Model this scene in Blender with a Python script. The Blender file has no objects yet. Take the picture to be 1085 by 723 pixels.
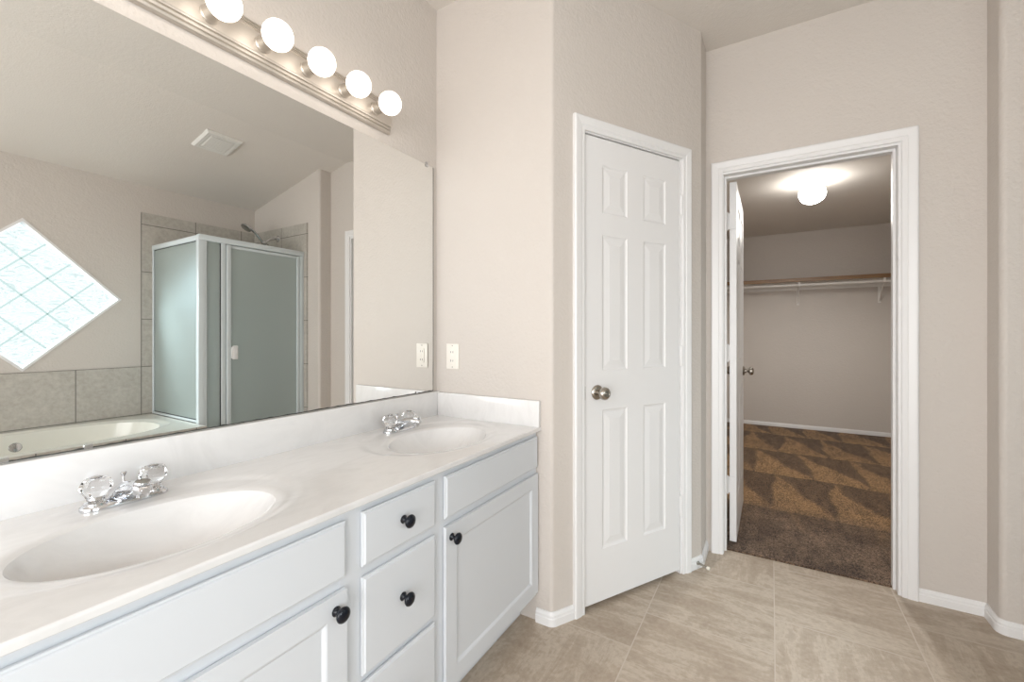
import bpy, bmesh, math, random
from math import sin, cos, pi, radians, atan, hypot
from mathutils import Vector, Matrix
random.seed(4)
S = bpy.context.scene
COL = S.collection

# ------------------------------------------------------------------ camera, world, lights, exposure
FPX = 458.0
YAW = atan(274.5 / FPX)
cam = bpy.data.cameras.new('camera'); cam_o = bpy.data.objects.new('camera', cam); COL.objects.link(cam_o)
cam.sensor_width = 36; cam.lens = FPX / 1085 * 36; cam.shift_y = -7.5 / 1085; cam.clip_start = .02
cam_o.location = (0, 0, 1.18); cam_o.rotation_euler = (pi / 2, 0, YAW - pi / 2)
S.camera = cam_o
S.view_settings.view_transform = 'Standard'; S.view_settings.look = 'None'
S.view_settings.gamma = 1; S.view_settings.use_curve_mapping = False
S.view_settings.exposure = 0.50
try:
    S.cycles.use_denoising = True
    S.cycles.max_bounces = 10; S.cycles.diffuse_bounces = 6; S.cycles.glossy_bounces = 6
    S.cycles.transmission_bounces = 8; S.cycles.transparent_max_bounces = 12
    S.cycles.sample_clamp_indirect = 6; S.cycles.caustics_refractive = False
except Exception:
    pass
W = bpy.data.worlds.new('world'); S.world = W; W.use_nodes = True
bgn = W.node_tree.nodes['Background']; bgn.inputs[0].default_value = (.90, .95, 1.0, 1); bgn.inputs[1].default_value = 1.15

def area(name, loc, target, sx, sy, power, col):
    l = bpy.data.lights.new(name, 'AREA'); l.shape = 'RECTANGLE'; l.size = sx; l.size_y = sy
    l.energy = power; l.color = col
    o = bpy.data.objects.new(name, l); COL.objects.link(o); o.location = loc
    d = Vector(target) - Vector(loc); o.rotation_euler = d.to_track_quat('-Z', 'Y').to_euler()
    return o
# added fill light behind the camera, shining in through an invented wide opening
area('rear_opening_fill', (-1.75, 0.0, 1.25), (1, 0.0, 1.25), 2.1, 2.1, 48, (1.0, .97, .95))
# daylight outside the diamond glass block window
area('window_daylight', (-.25, -2.75, 2.25), (.86, -1.83, 1.42), 1.2, 1.2, 150, (.80, .90, 1.0))
# added fill light outside an invented clear window further along the same wall
area('added_window_fill', (-.80, -2.45, 1.75), (-.3, 0, 1.1), 1.5, 1.5, 50, (.84, .93, 1.0))
BULB_E = 2.6      # radiance of the vanity bulbs
GLOBE_E = 22.0     # radiance of the closet globe

# ------------------------------------------------------------------ materials
def newmat(name):
    m = bpy.data.materials.new(name); m.use_nodes = True
    nt = m.node_tree; b = nt.nodes['Principled BSDF']
    return m, nt, b
def N(nt, t, **kw):
    n = nt.nodes.new(t)
    for k, v in kw.items():
        if k.startswith('i_'):
            n.inputs[k[2:].replace('_', ' ')].default_value = v
        else: setattr(n, k, v)
    return n
def mth(nt, op, a, b=None, c=None):
    n = nt.nodes.new('ShaderNodeMath'); n.operation = op
    for i, v in enumerate((a, b, c)):
        if v is None: continue
        if isinstance(v, (int, float)): n.inputs[i].default_value = v
        else: nt.links.new(v, n.inputs[i])
    return n.outputs[0]
def mixc(nt, f, a, b, blend='MIX'):
    n = nt.nodes.new('ShaderNodeMix'); n.data_type = 'RGBA'; n.blend_type = blend
    for i, v in ((0, f), (6, a), (7, b)):
        if isinstance(v, (int, float)): n.inputs[i].default_value = v
        elif isinstance(v, tuple): n.inputs[i].default_value = (*v, 1) if len(v) == 3 else v
        else: nt.links.new(v, n.inputs[i])
    return n.outputs[2]
def ramp(nt, f, stops):
    r = nt.nodes.new('ShaderNodeValToRGB'); nt.links.new(f, r.inputs[0])
    el = r.color_ramp.elements
    while len(el) < len(stops): el.new(.5)
    for e, (p, c) in zip(el, stops):
        e.position = p; e.color = (*c, 1) if isinstance(c, tuple) else (c, c, c, 1)
    return r.outputs[0]
def pos(nt): return nt.nodes.new('ShaderNodeNewGeometry').outputs['Position']
def mapping(nt, v, loc=(0, 0, 0), rot=(0, 0, 0), sc=(1, 1, 1)):
    m = nt.nodes.new('ShaderNodeMapping'); nt.links.new(v, m.inputs[0])
    m.inputs[1].default_value = loc; m.inputs[2].default_value = rot; m.inputs[3].default_value = sc
    return m.outputs[0]
def noise(nt, v, sc, det=3, rough=.55, dist=0):
    n = nt.nodes.new('ShaderNodeTexNoise'); nt.links.new(v, n.inputs['Vector'])
    n.inputs['Scale'].default_value = sc; n.inputs['Detail'].default_value = det
    n.inputs['Roughness'].default_value = rough; n.inputs['Distortion'].default_value = dist
    return n.outputs[0]
def bump(nt, b, h, strength, dist=.002):
    n = nt.nodes.new('ShaderNodeBump'); n.inputs['Strength'].default_value = strength; n.inputs['Distance'].default_value = dist
    nt.links.new(h, n.inputs['Height']); nt.links.new(n.outputs[0], b.inputs['Normal'])
def paint(name, col, rough=.6, bs=0, bsc=110, var=.03, spec=.4):
    m, nt, b = newmat(name); p = pos(nt)
    v = noise(nt, p, 1.7, 3)
    c = mixc(nt, v, tuple(x * (1 - var) for x in col), tuple(min(1, x * (1 + var)) for x in col))
    nt.links.new(c, b.inputs['Base Color']); b.inputs['Roughness'].default_value = rough
    b.inputs['Specular IOR Level'].default_value = spec
    if bs:
        h = mth(nt, 'ADD', noise(nt, p, bsc, 2, .5), mth(nt, 'MULTIPLY', noise(nt, p, bsc * .35, 2, .5), .8))
        bump(nt, b, h, bs, .0035)
    return m
def metal(name, col, rough, aniso=False):
    m, nt, b = newmat(name); b.inputs['Metallic'].default_value = 1
    b.inputs['Base Color'].default_value = (*col, 1); b.inputs['Roughness'].default_value = rough
    if aniso:
        v = noise(nt, mapping(nt, pos(nt), sc=(3, 400, 400)), 1, 2)
        nt.links.new(ramp(nt, v, [(.3, rough - .06), (.7, rough + .08)]), b.inputs['Roughness'])
    return m
M_wall = paint('greige_wall_paint', (.583, .538, .497), .5, .55, 85)
M_ceil = paint('ceiling_paint', (.70, .66, .615), .75, .35, 130)
M_trim = paint('white_trim_paint', (.77, .765, .765), .32, 0, var=.01, spec=.5)
M_cab = paint('white_cabinet_paint', (.66, .685, .72), .38, .03, 60, var=.008, spec=.45)
M_dark = paint('dark_recess', (.03, .03, .03), .8)
M_plastic = paint('almond_plastic', (.80, .76, .70), .3, var=0)
M_slot = paint('slot_black', (.02, .02, .02), .5, var=0)
M_black = paint('black_knob_enamel', (.006, .008, .014), .22, var=0, spec=.35)
M_chrome = metal('polished_chrome', (.66, .67, .69), .07)
M_nickel = metal('brushed_nickel', (.62, .58, .53), .46, True)
M_satin = metal('satin_nickel', (.42, .39, .35), .24)
M_alu = paint('painted_aluminium', (.62, .68, .70), .28, var=.01, spec=.6)
M_dullmetal = metal('dull_steel', (.35, .33, .29), .3)
M_rubber = paint('white_rubber', (.80, .76, .68), .5, var=0)
M_rodwhite = paint('white_metal_paint', (.75, .73, .70), .4, var=0)
M_vent = paint('vent_plastic', (.72, .71, .68), .4, var=.01)
M_tub = paint('tub_acrylic', (.72, .71, .65), .12, var=.01, spec=.6)

def m_marble():
    m, nt, b = newmat('cultured_marble'); p = pos(nt)
    v = noise(nt, mapping(nt, p, rot=(0, 0, .5), sc=(1, 2.4, 1)), 5, 6, .6, 1.2)
    c = ramp(nt, v, [(.35, (.70, .69, .685)), (.52, (.74, .73, .725)), (.7, (.68, .67, .665))])
    nt.links.new(c, b.inputs['Base Color']); b.inputs['Roughness'].default_value = .16
    b.inputs['Specular IOR Level'].default_value = .5; b.inputs['Coat Weight'].default_value = .15; b.inputs['Coat Roughness'].default_value = .08
    return m
M_marble = m_marble()

def m_floor():
    m, nt, b = newmat('travertine_floor_tile'); p = pos(nt); T = .465
    br = nt.nodes.new('ShaderNodeTexBrick'); br.offset = .5; br.offset_frequency = 2; br.squash = 1
    nt.links.new(mapping(nt, p, loc=(-2.0925 + T * 40, .012 + T * 40, 0)), br.inputs['Vector'])
    br.inputs['Scale'].default_value = 1; br.inputs['Brick Width'].default_value = T; br.inputs['Row Height'].default_value = T
    br.inputs['Mortar Size'].default_value = .0022; br.inputs['Mortar Smooth'].default_value = .1
    br.inputs['Color1'].default_value = (0, 0, 0, 1); br.inputs['Color2'].default_value = (1, 1, 1, 1); br.inputs['Mortar'].default_value = (.5, .5, .5, 1)
    rnd = nt.nodes.new('ShaderNodeSeparateColor'); nt.links.new(br.outputs['Color'], rnd.inputs[0]); rnd = rnd.outputs[0]
    off = nt.nodes.new('ShaderNodeCombineXYZ')
    nt.links.new(mth(nt, 'MULTIPLY', rnd, 37.0), off.inputs[0]); nt.links.new(mth(nt, 'MULTIPLY', rnd, 11.0), off.inputs[2])
    va = nt.nodes.new('ShaderNodeVectorMath'); va.operation = 'ADD'; nt.links.new(p, va.inputs[0]); nt.links.new(off.outputs[0], va.inputs[1])
    q = va.outputs[0]
    v1 = noise(nt, mapping(nt, q, rot=(0, 0, .12), sc=(7.5, 1.5, 1)), 1.8, 10, .72, .45)
    v2 = noise(nt, mapping(nt, q, rot=(0, 0, .12), sc=(1.5, 7.5, 1)), 1.8, 10, .72, .45)
    sel = mth(nt, 'GREATER_THAN', rnd, .72)
    v = nt.nodes.new('ShaderNodeMix'); nt.links.new(sel, v.inputs[0]); nt.links.new(v1, v.inputs[2]); nt.links.new(v2, v.inputs[3]); v = v.outputs[0]
    v3 = noise(nt, mapping(nt, q, rot=(0, 0, .5), sc=(2.2, 1.2, 1)), 2.6, 9, .7, 1.1)
    v = mth(nt, 'ADD', mth(nt, 'MULTIPLY', v, .55), mth(nt, 'MULTIPLY', v3, .45))
    c = ramp(nt, v, [(.32, (.29, .215, .155)), (.43, (.38, .30, .225)), (.50, (.435, .355, .275)), (.545, (.57, .49, .40)), (.58, (.46, .38, .30)), (.68, (.37, .29, .22))])
    fine = noise(nt, q, 60, 4, .6)
    c = mixc(nt, .25, c, ramp(nt, fine, [(.35, (.28, .22, .165)), (.65, (.54, .46, .38))]))
    c = mixc(nt, .12, c, ramp(nt, rnd, [(0, (.30, .25, .2)), (1, (.5, .42, .34))]))
    c = mixc(nt, br.outputs['Fac'], c, (.54, .47, .40))
    nt.links.new(c, b.inputs['Base Color'])
    nt.links.new(ramp(nt, v, [(.3, .55), (.7, .42)]), b.inputs['Roughness'])
    bump(nt, b, mth(nt, 'SUBTRACT', mth(nt, 'MULTIPLY', v, .25), br.outputs['Fac']), .35, .0012)
    return m
M_floor = m_floor()

def m_walltile(name, u, zoff, uoff, col=((.385, .36, .32), (.53, .50, .455))):
    # u: world axis along the wall ('x' or 'y')
    m, nt, b = newmat(name); p = pos(nt)
    sep = nt.nodes.new('ShaderNodeSeparateXYZ'); nt.links.new(p, sep.inputs[0])
    cb = nt.nodes.new('ShaderNodeCombineXYZ')
    T = .4
    nt.links.new(mth(nt, 'ADD', sep.outputs[0 if u == 'x' else 1], uoff + T * 40), cb.inputs[0])
    nt.links.new(mth(nt, 'ADD', sep.outputs[2], zoff + T * 40), cb.inputs[1])
    br = nt.nodes.new('ShaderNodeTexBrick'); br.offset = 0
    nt.links.new(cb.outputs[0], br.inputs['Vector'])
    br.inputs['Scale'].default_value = 1; br.inputs['Brick Width'].default_value = T; br.inputs['Row Height'].default_value = T
    br.inputs['Mortar Size'].default_value = .003; br.inputs['Mortar Smooth'].default_value = .1
    v = noise(nt, p, 6, 8, .7, .6); v2 = noise(nt, p, 34, 4, .6)
    c = ramp(nt, v, [(.3, col[0]), (.7, col[1])])
    c = mixc(nt, .3, c, ramp(nt, v2, [(.35, tuple(x * .8 for x in col[0])), (.65, tuple(x * 1.1 for x in col[1]))]))
    c = mixc(nt, br.outputs['Fac'], c, (.15, .145, .13))
    nt.links.new(c, b.inputs['Base Color']); b.inputs['Roughness'].default_value = .4
    bump(nt, b, mth(nt, 'SUBTRACT', mth(nt, 'MULTIPLY', v2, .2), br.outputs['Fac']), .4, .0015)
    return m
M_tile_x = m_walltile('stone_wall_tile', 'x', -.505, -.715)
M_tile_y = m_walltile('stone_wall_tile_side', 'y', -.505, .946)

def m_carpet():
    m, nt, b = newmat('brown_cut_pile_carpet'); p = pos(nt)
    sep = nt.nodes.new('ShaderNodeSeparateXYZ'); nt.links.new(p, sep.inputs[0])
    w = noise(nt, p, 2.2, 3)
    x = mth(nt, 'ADD', sep.outputs[0], mth(nt, 'MULTIPLY', mth(nt, 'SUBTRACT', w, .5), .16))
    x = mth(nt, 'ADD', x, mth(nt, 'MULTIPLY', sep.outputs[1], -.10))
    row = mth(nt, 'DIVIDE', mth(nt, 'SUBTRACT', x, 3.38), .84); rf = mth(nt, 'FRACT', mth(nt, 'ADD', row, 4.0)); ri = mth(nt, 'FLOOR', row)
    yy = mth(nt, 'ADD', mth(nt, 'DIVIDE', sep.outputs[1], -.37), mth(nt, 'MULTIPLY', ri, .37))
    yy = mth(nt, 'ADD', yy, mth(nt, 'MULTIPLY', mth(nt, 'SUBTRACT', noise(nt, p, 1.1, 2), .5), .9))
    yf = mth(nt, 'FRACT', mth(nt, 'ADD', yy, 20.0))
    # pale wedge of brushed pile: widens towards the near side of each vacuum stroke
    d = mth(nt, 'ADD', mth(nt, 'SUBTRACT', mth(nt, 'SUBTRACT', 1.05, rf), yf), mth(nt, 'MULTIPLY', mth(nt, 'SUBTRACT', noise(nt, p, 70, 2), .5), .35))
    wedge = nt.nodes.new('ShaderNodeMapRange'); nt.links.new(d, wedge.inputs[0])
    wedge.inputs[1].default_value = -.05; wedge.inputs[2].default_value = .05
    fade = nt.nodes.new('ShaderNodeMapRange'); nt.links.new(yf, fade.inputs[0])
    fade.inputs[1].default_value = 0; fade.inputs[2].default_value = .07
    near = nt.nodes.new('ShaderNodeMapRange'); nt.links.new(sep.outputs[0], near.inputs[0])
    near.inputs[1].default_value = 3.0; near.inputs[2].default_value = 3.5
    wv = mth(nt, 'MULTIPLY', mth(nt, 'MULTIPLY', wedge.outputs[0], fade.outputs[0]), near.outputs[0])
    wv = mth(nt, 'MULTIPLY', wv, ramp(nt, noise(nt, p, 3.0, 3), [(.3, .55), (.65, 1.0)]))
    c = mixc(nt, wv, (.105, .066, .040), (.26, .160, .078))
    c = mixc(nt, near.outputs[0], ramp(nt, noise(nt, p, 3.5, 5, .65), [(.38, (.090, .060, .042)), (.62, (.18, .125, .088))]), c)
    f1 = noise(nt, p, 120, 2, .9); f2 = noise(nt, p, 60, 3, .8); f3 = noise(nt, mapping(nt, p, sc=(2.0, 9, 1)), 2.0, 3)
    sp = mth(nt, 'ADD', mth(nt, 'MULTIPLY', mth(nt, 'ADD', f1, f2), .42), mth(nt, 'MULTIPLY', f3, .16))
    c = mixc(nt, 1.0, c, ramp(nt, sp, [(.42, .16), (.60, 1.05)]), 'MULTIPLY')
    c2 = mixc(nt, 1.0, c, (2.15, 2.1, 2.05), 'MULTIPLY')
    nt.links.new(c2, b.inputs['Base Color']); b.inputs['Roughness'].default_value = 1; b.inputs['Specular IOR Level'].default_value = .1
    b.inputs['Sheen Weight'].default_value = .15
    bump(nt, b, sp, 1.0, .012)
    return m
M_carpet = m_carpet()

def m_wood():
    m, nt, b = newmat('stained_shelf_wood'); p = pos(nt)
    v = noise(nt, mapping(nt, p, sc=(20, 1.2, 20)), 2, 5, .6, .5)
    nt.links.new(ramp(nt, v, [(.3, (.16, .085, .035)), (.6, (.27, .155, .07)), (.75, (.42, .28, .15))]), b.inputs['Base Color'])
    b.inputs['Roughness'].default_value = .4
    return m
M_wood = m_wood()

def m_mirror():
    m, nt, b = newmat('mirror_silvering'); nt.nodes.remove(b)
    g = nt.nodes.new('ShaderNodeBsdfGlossy'); g.inputs['Roughness'].default_value = 0
    g.inputs['Color'].default_value = (.86, .865, .85, 1)
    nt.links.new(g.outputs[0], nt.nodes['Material Output'].inputs[0]); return m
M_mirror = m_mirror()
M_mirror_edge = paint('mirror_black_edge', (.05, .05, .045), .3)

def m_frost():
    m, nt, b = newmat('obscure_shower_glass'); nt.nodes.remove(b); p = pos(nt)
    out = nt.nodes['Material Output']
    h = noise(nt, p, 160, 2); bp = nt.nodes.new('ShaderNodeBump'); bp.inputs['Strength'].default_value = .25; bp.inputs['Distance'].default_value = .002
    nt.links.new(h, bp.inputs['Height'])
    tl = nt.nodes.new('ShaderNodeBsdfTranslucent'); tl.inputs[0].default_value = (.80, .86, .84, 1)
    df = nt.nodes.new('ShaderNodeBsdfDiffuse'); df.inputs[0].default_value = (.54, .58, .56, 1)
    gl = nt.nodes.new('ShaderNodeBsdfGlossy'); gl.inputs[0].default_value = (.80, .92, .96, 1); gl.inputs['Roughness'].default_value = .30
    tr = nt.nodes.new('ShaderNodeBsdfTransparent'); tr.inputs[0].default_value = (.85, .92, .87, 1)
    nt.links.new(bp.outputs[0], gl.inputs['Normal'])
    def mx(f, a, c):
        x = nt.nodes.new('ShaderNodeMixShader'); x.inputs[0].default_value = f
        nt.links.new(a.outputs[0], x.inputs[1]); nt.links.new(c.outputs[0], x.inputs[2]); return x
    nt.links.new(mx(.14, mx(.26, mx(.5, df, tl), gl), tr).outputs[0], out.inputs[0]); return m
M_frost = m_frost()

def m_block():
    m, nt, b = newmat('wavy_glass_block'); nt.nodes.remove(b); p = pos(nt)
    out = nt.nodes['Material Output']
    v = noise(nt, mapping(nt, p, rot=(0, .9, 0), sc=(1, 1, 2.2)), 9, 2, .5, 2.4)
    tr = nt.nodes.new('ShaderNodeBsdfTransparent')
    nt.links.new(ramp(nt, v, [(.34, (.60, .68, .66)), (.44, (.84, .90, .88)), (.50, (.70, .78, .76)), (.55, (.92, .95, .93)), (.66, (.66, .74, .72))]), tr.inputs[0])
    tl = nt.nodes.new('ShaderNodeBsdfTranslucent'); tl.inputs[0].default_value = (.8, .92, .96, 1)
    gl = nt.nodes.new('ShaderNodeBsdfGlossy'); gl.inputs['Roughness'].default_value = .12; gl.inputs[0].default_value = (.9, 1, 1, 1)
    bp = nt.nodes.new('ShaderNodeBump'); bp.inputs['Strength'].default_value = .6; bp.inputs['Distance'].default_value = .01
    nt.links.new(v, bp.inputs['Height']); nt.links.new(bp.outputs[0], gl.inputs['Normal'])
    a = nt.nodes.new('ShaderNodeMixShader'); a.inputs[0].default_value = .006; nt.links.new(tr.outputs[0], a.inputs[1]); nt.links.new(tl.outputs[0], a.inputs[2])
    c = nt.nodes.new('ShaderNodeMixShader'); c.inputs[0].default_value = .08; nt.links.new(a.outputs[0], c.inputs[1]); nt.links.new(gl.outputs[0], c.inputs[2])
    nt.links.new(c.outputs[0], out.inputs[0]); return m
M_block = m_block()
def m_joint():
    m, nt, b = newmat('pale_block_joint'); nt.nodes.remove(b)
    tl = nt.nodes.new('ShaderNodeBsdfTranslucent'); tl.inputs[0].default_value = (.80, .90, .88, 1)
    tr = nt.nodes.new('ShaderNodeBsdfTransparent'); tr.inputs[0].default_value = (.70, .76, .74, 1)
    x = nt.nodes.new('ShaderNodeMixShader'); x.inputs[0].default_value = .985
    nt.links.new(tl.outputs[0], x.inputs[1]); nt.links.new(tr.outputs[0], x.inputs[2]); nt.links.new(x.outputs[0], nt.nodes['Material Output'].inputs[0]); return m
M_grout = m_joint()

def m_clear():
    m, nt, b = newmat('clear_window_glass'); nt.nodes.remove(b)
    tr = nt.nodes.new('ShaderNodeBsdfTransparent'); tr.inputs[0].default_value = (.93, .95, .94, 1)
    gl = nt.nodes.new('ShaderNodeBsdfGlossy'); gl.inputs['Roughness'].default_value = .02
    x = nt.nodes.new('ShaderNodeMixShader'); x.inputs[0].default_value = .06
    nt.links.new(tr.outputs[0], x.inputs[1]); nt.links.new(gl.outputs[0], x.inputs[2]); nt.links.new(x.outputs[0], nt.nodes['Material Output'].inputs[0]); return m
M_clear = m_clear()
def m_acrylic():
    m, nt, b = newmat('clear_acrylic'); b.inputs['Base Color'].default_value = (.97, .98, .99, 1)
    b.inputs['Transmission Weight'].default_value = 1; b.inputs['Roughness'].default_value = .03; b.inputs['IOR'].default_value = 1.45
    return m
M_acrylic = m_acrylic()
def m_emit(name, col, e, glass=.12):
    m, nt, b = newmat(name); b.inputs['Base Color'].default_value = (.9, .88, .85, 1)
    b.inputs['Emission Color'].default_value = (*col, 1); b.inputs['Emission Strength'].default_value = e
    b.inputs['Roughness'].default_value = glass
    return m
M_bulb = m_emit('lit_white_bulb', (1.0, .90, .80), BULB_E)
M_globe = m_emit('lit_closet_globe', (1.0, .97, .92), GLOBE_E)

# ------------------------------------------------------------------ mesh helpers
def finish(name, bm, mat, parent=None, smooth=None, kind=None, loc=None):
    bmesh.ops.recalc_face_normals(bm, faces=bm.faces[:]) if smooth != 'keep' else None
    me = bpy.data.meshes.new(name); bm.to_mesh(me); bm.free(); me.materials.append(mat)
    o = bpy.data.objects.new(name, me); COL.objects.link(o)
    if smooth:
        for pl in me.polygons: pl.use_smooth = True
        if isinstance(smooth, (int, float)) and not isinstance(smooth, bool):
            try: me.set_sharp_from_angle(angle=radians(smooth))
            except Exception: pass
    if parent: o.parent = parent
    if kind: o['kind'] = kind
    if loc: o.location = loc
    return o
def empty(name, loc=(0, 0, 0), rz=0, label=None, cat=None, group=None, kind=None):
    o = bpy.data.objects.new(name, None); COL.objects.link(o); o.location = loc; o.rotation_euler = (0, 0, rz)
    o.empty_display_size = .05
    return tag(o, label, cat, group, kind)
def tag(o, label=None, cat=None, group=None, kind=None):
    if label: o['label'] = label
    if cat: o['category'] = cat
    if group: o['group'] = group
    if kind: o['kind'] = kind
    return o
def box(bm, x0, x1, y0, y1, z0, z1, bev=0, seg=2):
    t = bmesh.new()
    bmesh.ops.create_cube(t, size=1)
    for v in t.verts:
        v.co = Vector(((x0 + x1) / 2 + v.co.x * (x1 - x0), (y0 + y1) / 2 + v.co.y * (y1 - y0), (z0 + z1) / 2 + v.co.z * (z1 - z0)))
    if bev: bmesh.ops.bevel(t, geom=t.edges[:] , offset=bev, segments=seg, profile=.5, affect='EDGES')
    merge(bm, t)
def merge(bm, t, mat=None):
    mp = {}
    for v in t.verts: mp[v] = bm.verts.new(mat @ v.co if mat else v.co)
    for f in t.faces:
        try: bm.faces.new([mp[v] for v in f.verts])
        except ValueError: pass
    t.free()
def prism(bm, pts, z0, z1):
    a = [bm.verts.new((x, y, z0)) for x, y in pts]; b = [bm.verts.new((x, y, z1)) for x, y in pts]; n = len(pts)
    bm.faces.new(a[::-1]); bm.faces.new(b)
    for i in range(n): bm.faces.new((a[i], a[(i + 1) % n], b[(i + 1) % n], b[i]))
def frame_of(d):
    d = Vector(d).normalized(); up = Vector((0, 0, 1)) if abs(d.z) < .95 else Vector((0, 1, 0))
    x = up.cross(d).normalized(); y = d.cross(x); return Matrix((x, y, d)).transposed()
def lathe(bm, prof, origin=(0, 0, 0), axis=(0, 0, 1), seg=28, flute=None):
    R = frame_of(axis); o = Vector(origin); rings = []
    for r, h in prof:
        ring = []
        for i in range(seg):
            a = 2 * pi * i / seg; rr = r * (flute(a) if flute else 1)
            ring.append(bm.verts.new(o + R @ Vector((rr * cos(a), rr * sin(a), h))) if r > 1e-6 else None)
        if r <= 1e-6:
            c = bm.verts.new(o + R @ Vector((0, 0, h))); ring = [c] * seg
        rings.append(ring)
    for A, B in zip(rings, rings[1:]):
        for i in range(seg):
            j = (i + 1) % seg; vs = []
            for v in (A[i], A[j], B[j], B[i]):
                if v not in vs: vs.append(v)
            if len(vs) > 2:
                try: bm.faces.new(vs)
                except ValueError: pass
    for R_ in (rings[0], rings[-1]):
        if R_[0] is not R_[1]:
            try: bm.faces.new(R_)
            except ValueError: pass
def tube(bm, pts, r, seg=12, rs=None):
    pts = [Vector(p) for p in pts]; rings = []
    prev = None
    for i, p in enumerate(pts):
        d = (pts[min(i + 1, len(pts) - 1)] - pts[max(i - 1, 0)]).normalized()
        if prev is None: x = frame_of(d).col[0].copy()
        else: x = (prev - d * prev.dot(d)).normalized()
        prev = x; y = d.cross(x); rr = rs[i] if rs else r
        rings.append([bm.verts.new(p + x * rr * cos(2 * pi * k / seg) + y * rr * sin(2 * pi * k / seg)) for k in range(seg)])
    for A, B in zip(rings, rings[1:]):
        for k in range(seg): bm.faces.new((A[k], A[(k + 1) % seg], B[(k + 1) % seg], B[k]))
    bm.faces.new(rings[0]); bm.faces.new(rings[-1])
def fillet(p0, c, p1, r, n=8):
    c = Vector(c); a = (Vector(p0) - c).normalized(); b = (Vector(p1) - c).normalized()
    ang = a.angle(b); t = r / math.tan(ang / 2); ctr = c + (a + b).normalized() * (r / sin(ang / 2))
    s = c + a * t - ctr; e = c + b * t - ctr; out = []
    for i in range(n + 1):
        f = i / n; v = (s.lerp(e, f)).normalized() * r; out.append(tuple(ctr + v))
    return out
def sweep_plan(bm, path, prof, side=1):
    """profile of (offset, z) carried along a plan path; side = +1 offsets to the left of travel"""
    P = [Vector(p) for p in path]; n = len(P); offs = []
    for i in range(n):
        ds = []
        if i > 0: ds.append((P[i] - P[i - 1]).normalized())
        if i < n - 1: ds.append((P[i + 1] - P[i]).normalized())
        ns = [Vector((-d.y, d.x)) * side for d in ds]
        m = sum(ns, Vector((0, 0))).normalized(); k = 1 / max(.3, m.dot(ns[0])); offs.append(m * k)
    rings = [[bm.verts.new((*(P[i] + offs[i] * o), z)) for o, z in prof] for i in range(n)]
    for A, B in zip(rings, rings[1:]):
        for k in range(len(prof)):
            kk = (k + 1) % len(prof); bm.faces.new((A[k], A[kk], B[kk], B[k]))
    bm.faces.new(rings[0]); bm.faces.new(rings[-1])
def panel_face(bm, w, h, panels, y, sgn, prof):
    """one face of a leaf in x,z at depth y; panels (x0,x1,z0,z1) carry nested rings prof [(inset, sink)]; sgn -1 faces -y"""
    xs = sorted({0, w, *[q for p in panels for q in p[:2]]}); zs = sorted({0, h, *[q for p in panels for q in p[2:]]})
    V = {}
    def v(x, z, yy=y):
        k = (round(x, 5), round(z, 5), round(yy, 5))
        if k not in V: V[k] = bm.verts.new((x, yy, z))
        return V[k]
    for i in range(len(xs) - 1):
        for j in range(len(zs) - 1):
            x0, x1, z0, z1 = xs[i], xs[i + 1], zs[j], zs[j + 1]
            if any(abs(p[0] - x0) < 1e-6 and abs(p[1] - x1) < 1e-6 and abs(p[2] - z0) < 1e-6 and abs(p[3] - z1) < 1e-6 for p in panels): continue
            bm.faces.new((v(x0, z0), v(x1, z0), v(x1, z1), v(x0, z1)))
    for (x0, x1, z0, z1) in panels:
        prev = [v(x0, z0), v(x1, z0), v(x1, z1), v(x0, z1)]
        for ins, s in prof:
            cur = [v(x0 + ins, z0 + ins, y - sgn * s), v(x1 - ins, z0 + ins, y - sgn * s), v(x1 - ins, z1 - ins, y - sgn * s), v(x0 + ins, z1 - ins, y - sgn * s)]
            for k in range(4): bm.faces.new((prev[k], prev[(k + 1) % 4], cur[(k + 1) % 4], cur[k]))
            prev = cur
        bm.faces.new(prev)
    return V
def leaf(w, h, t, panels, prof, back=True):
    """door leaf: front face at y=0 facing -y, back at y=t"""
    bm = bmesh.new()
    panel_face(bm, w, h, panels, 0, -1, prof)
    if back: panel_face(bm, w, h, panels, t, 1, prof)
    else: panel_face(bm, w, h, [], t, 1, prof)
    for a, b in (((0, 0), (w, 0)), ((w, 0), (w, h)), ((w, h), (0, h)), ((0, h), (0, 0))):
        q = [bm.verts.new((a[0], 0, a[1])), bm.verts.new((b[0], 0, b[1])), bm.verts.new((b[0], t, b[1])), bm.verts.new((a[0], t, a[1]))]
        bm.faces.new(q)
    bmesh.ops.remove_doubles(bm, verts=bm.verts[:], dist=1e-5)
    return bm
def ybox_face(bm, pts): bm.faces.new([bm.verts.new(p) for p in pts])

# ------------------------------------------------------------------ room constants
MW = 1.366         # mirror wall plane
XE = 1.58          # wall at the end of the vanity
ANG = -radians(29.4); UX, UY = cos(ANG), sin(ANG); NX, NY = -UY, UX   # (NX,NY) points into the wall
A0 = Vector((1.672, .707))
def AP(t, d=0): return (A0.x + UX * t + NX * d, A0.y + UY * t + NY * d)
P1 = AP(-(A0.x - XE) / UX)
XF = 2.57; YR = .305
P2 = AP((A0.y - YR) / -UY)
XS = 2.45; YS = -.775
YO = -1.83
CH = 2.72
XB = -1.5
CX1 = 6.42; CYL = .85; CYR = -1.45; CCH = 2.44
F1 = fillet((XE, 1.3), P1, AP(.1), .022)
F2 = fillet(AP(.6), P2, (XF, YR), .022)
F3 = fillet((XF, YS), (XS, YS), (XS, -1.5), .022)

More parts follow.
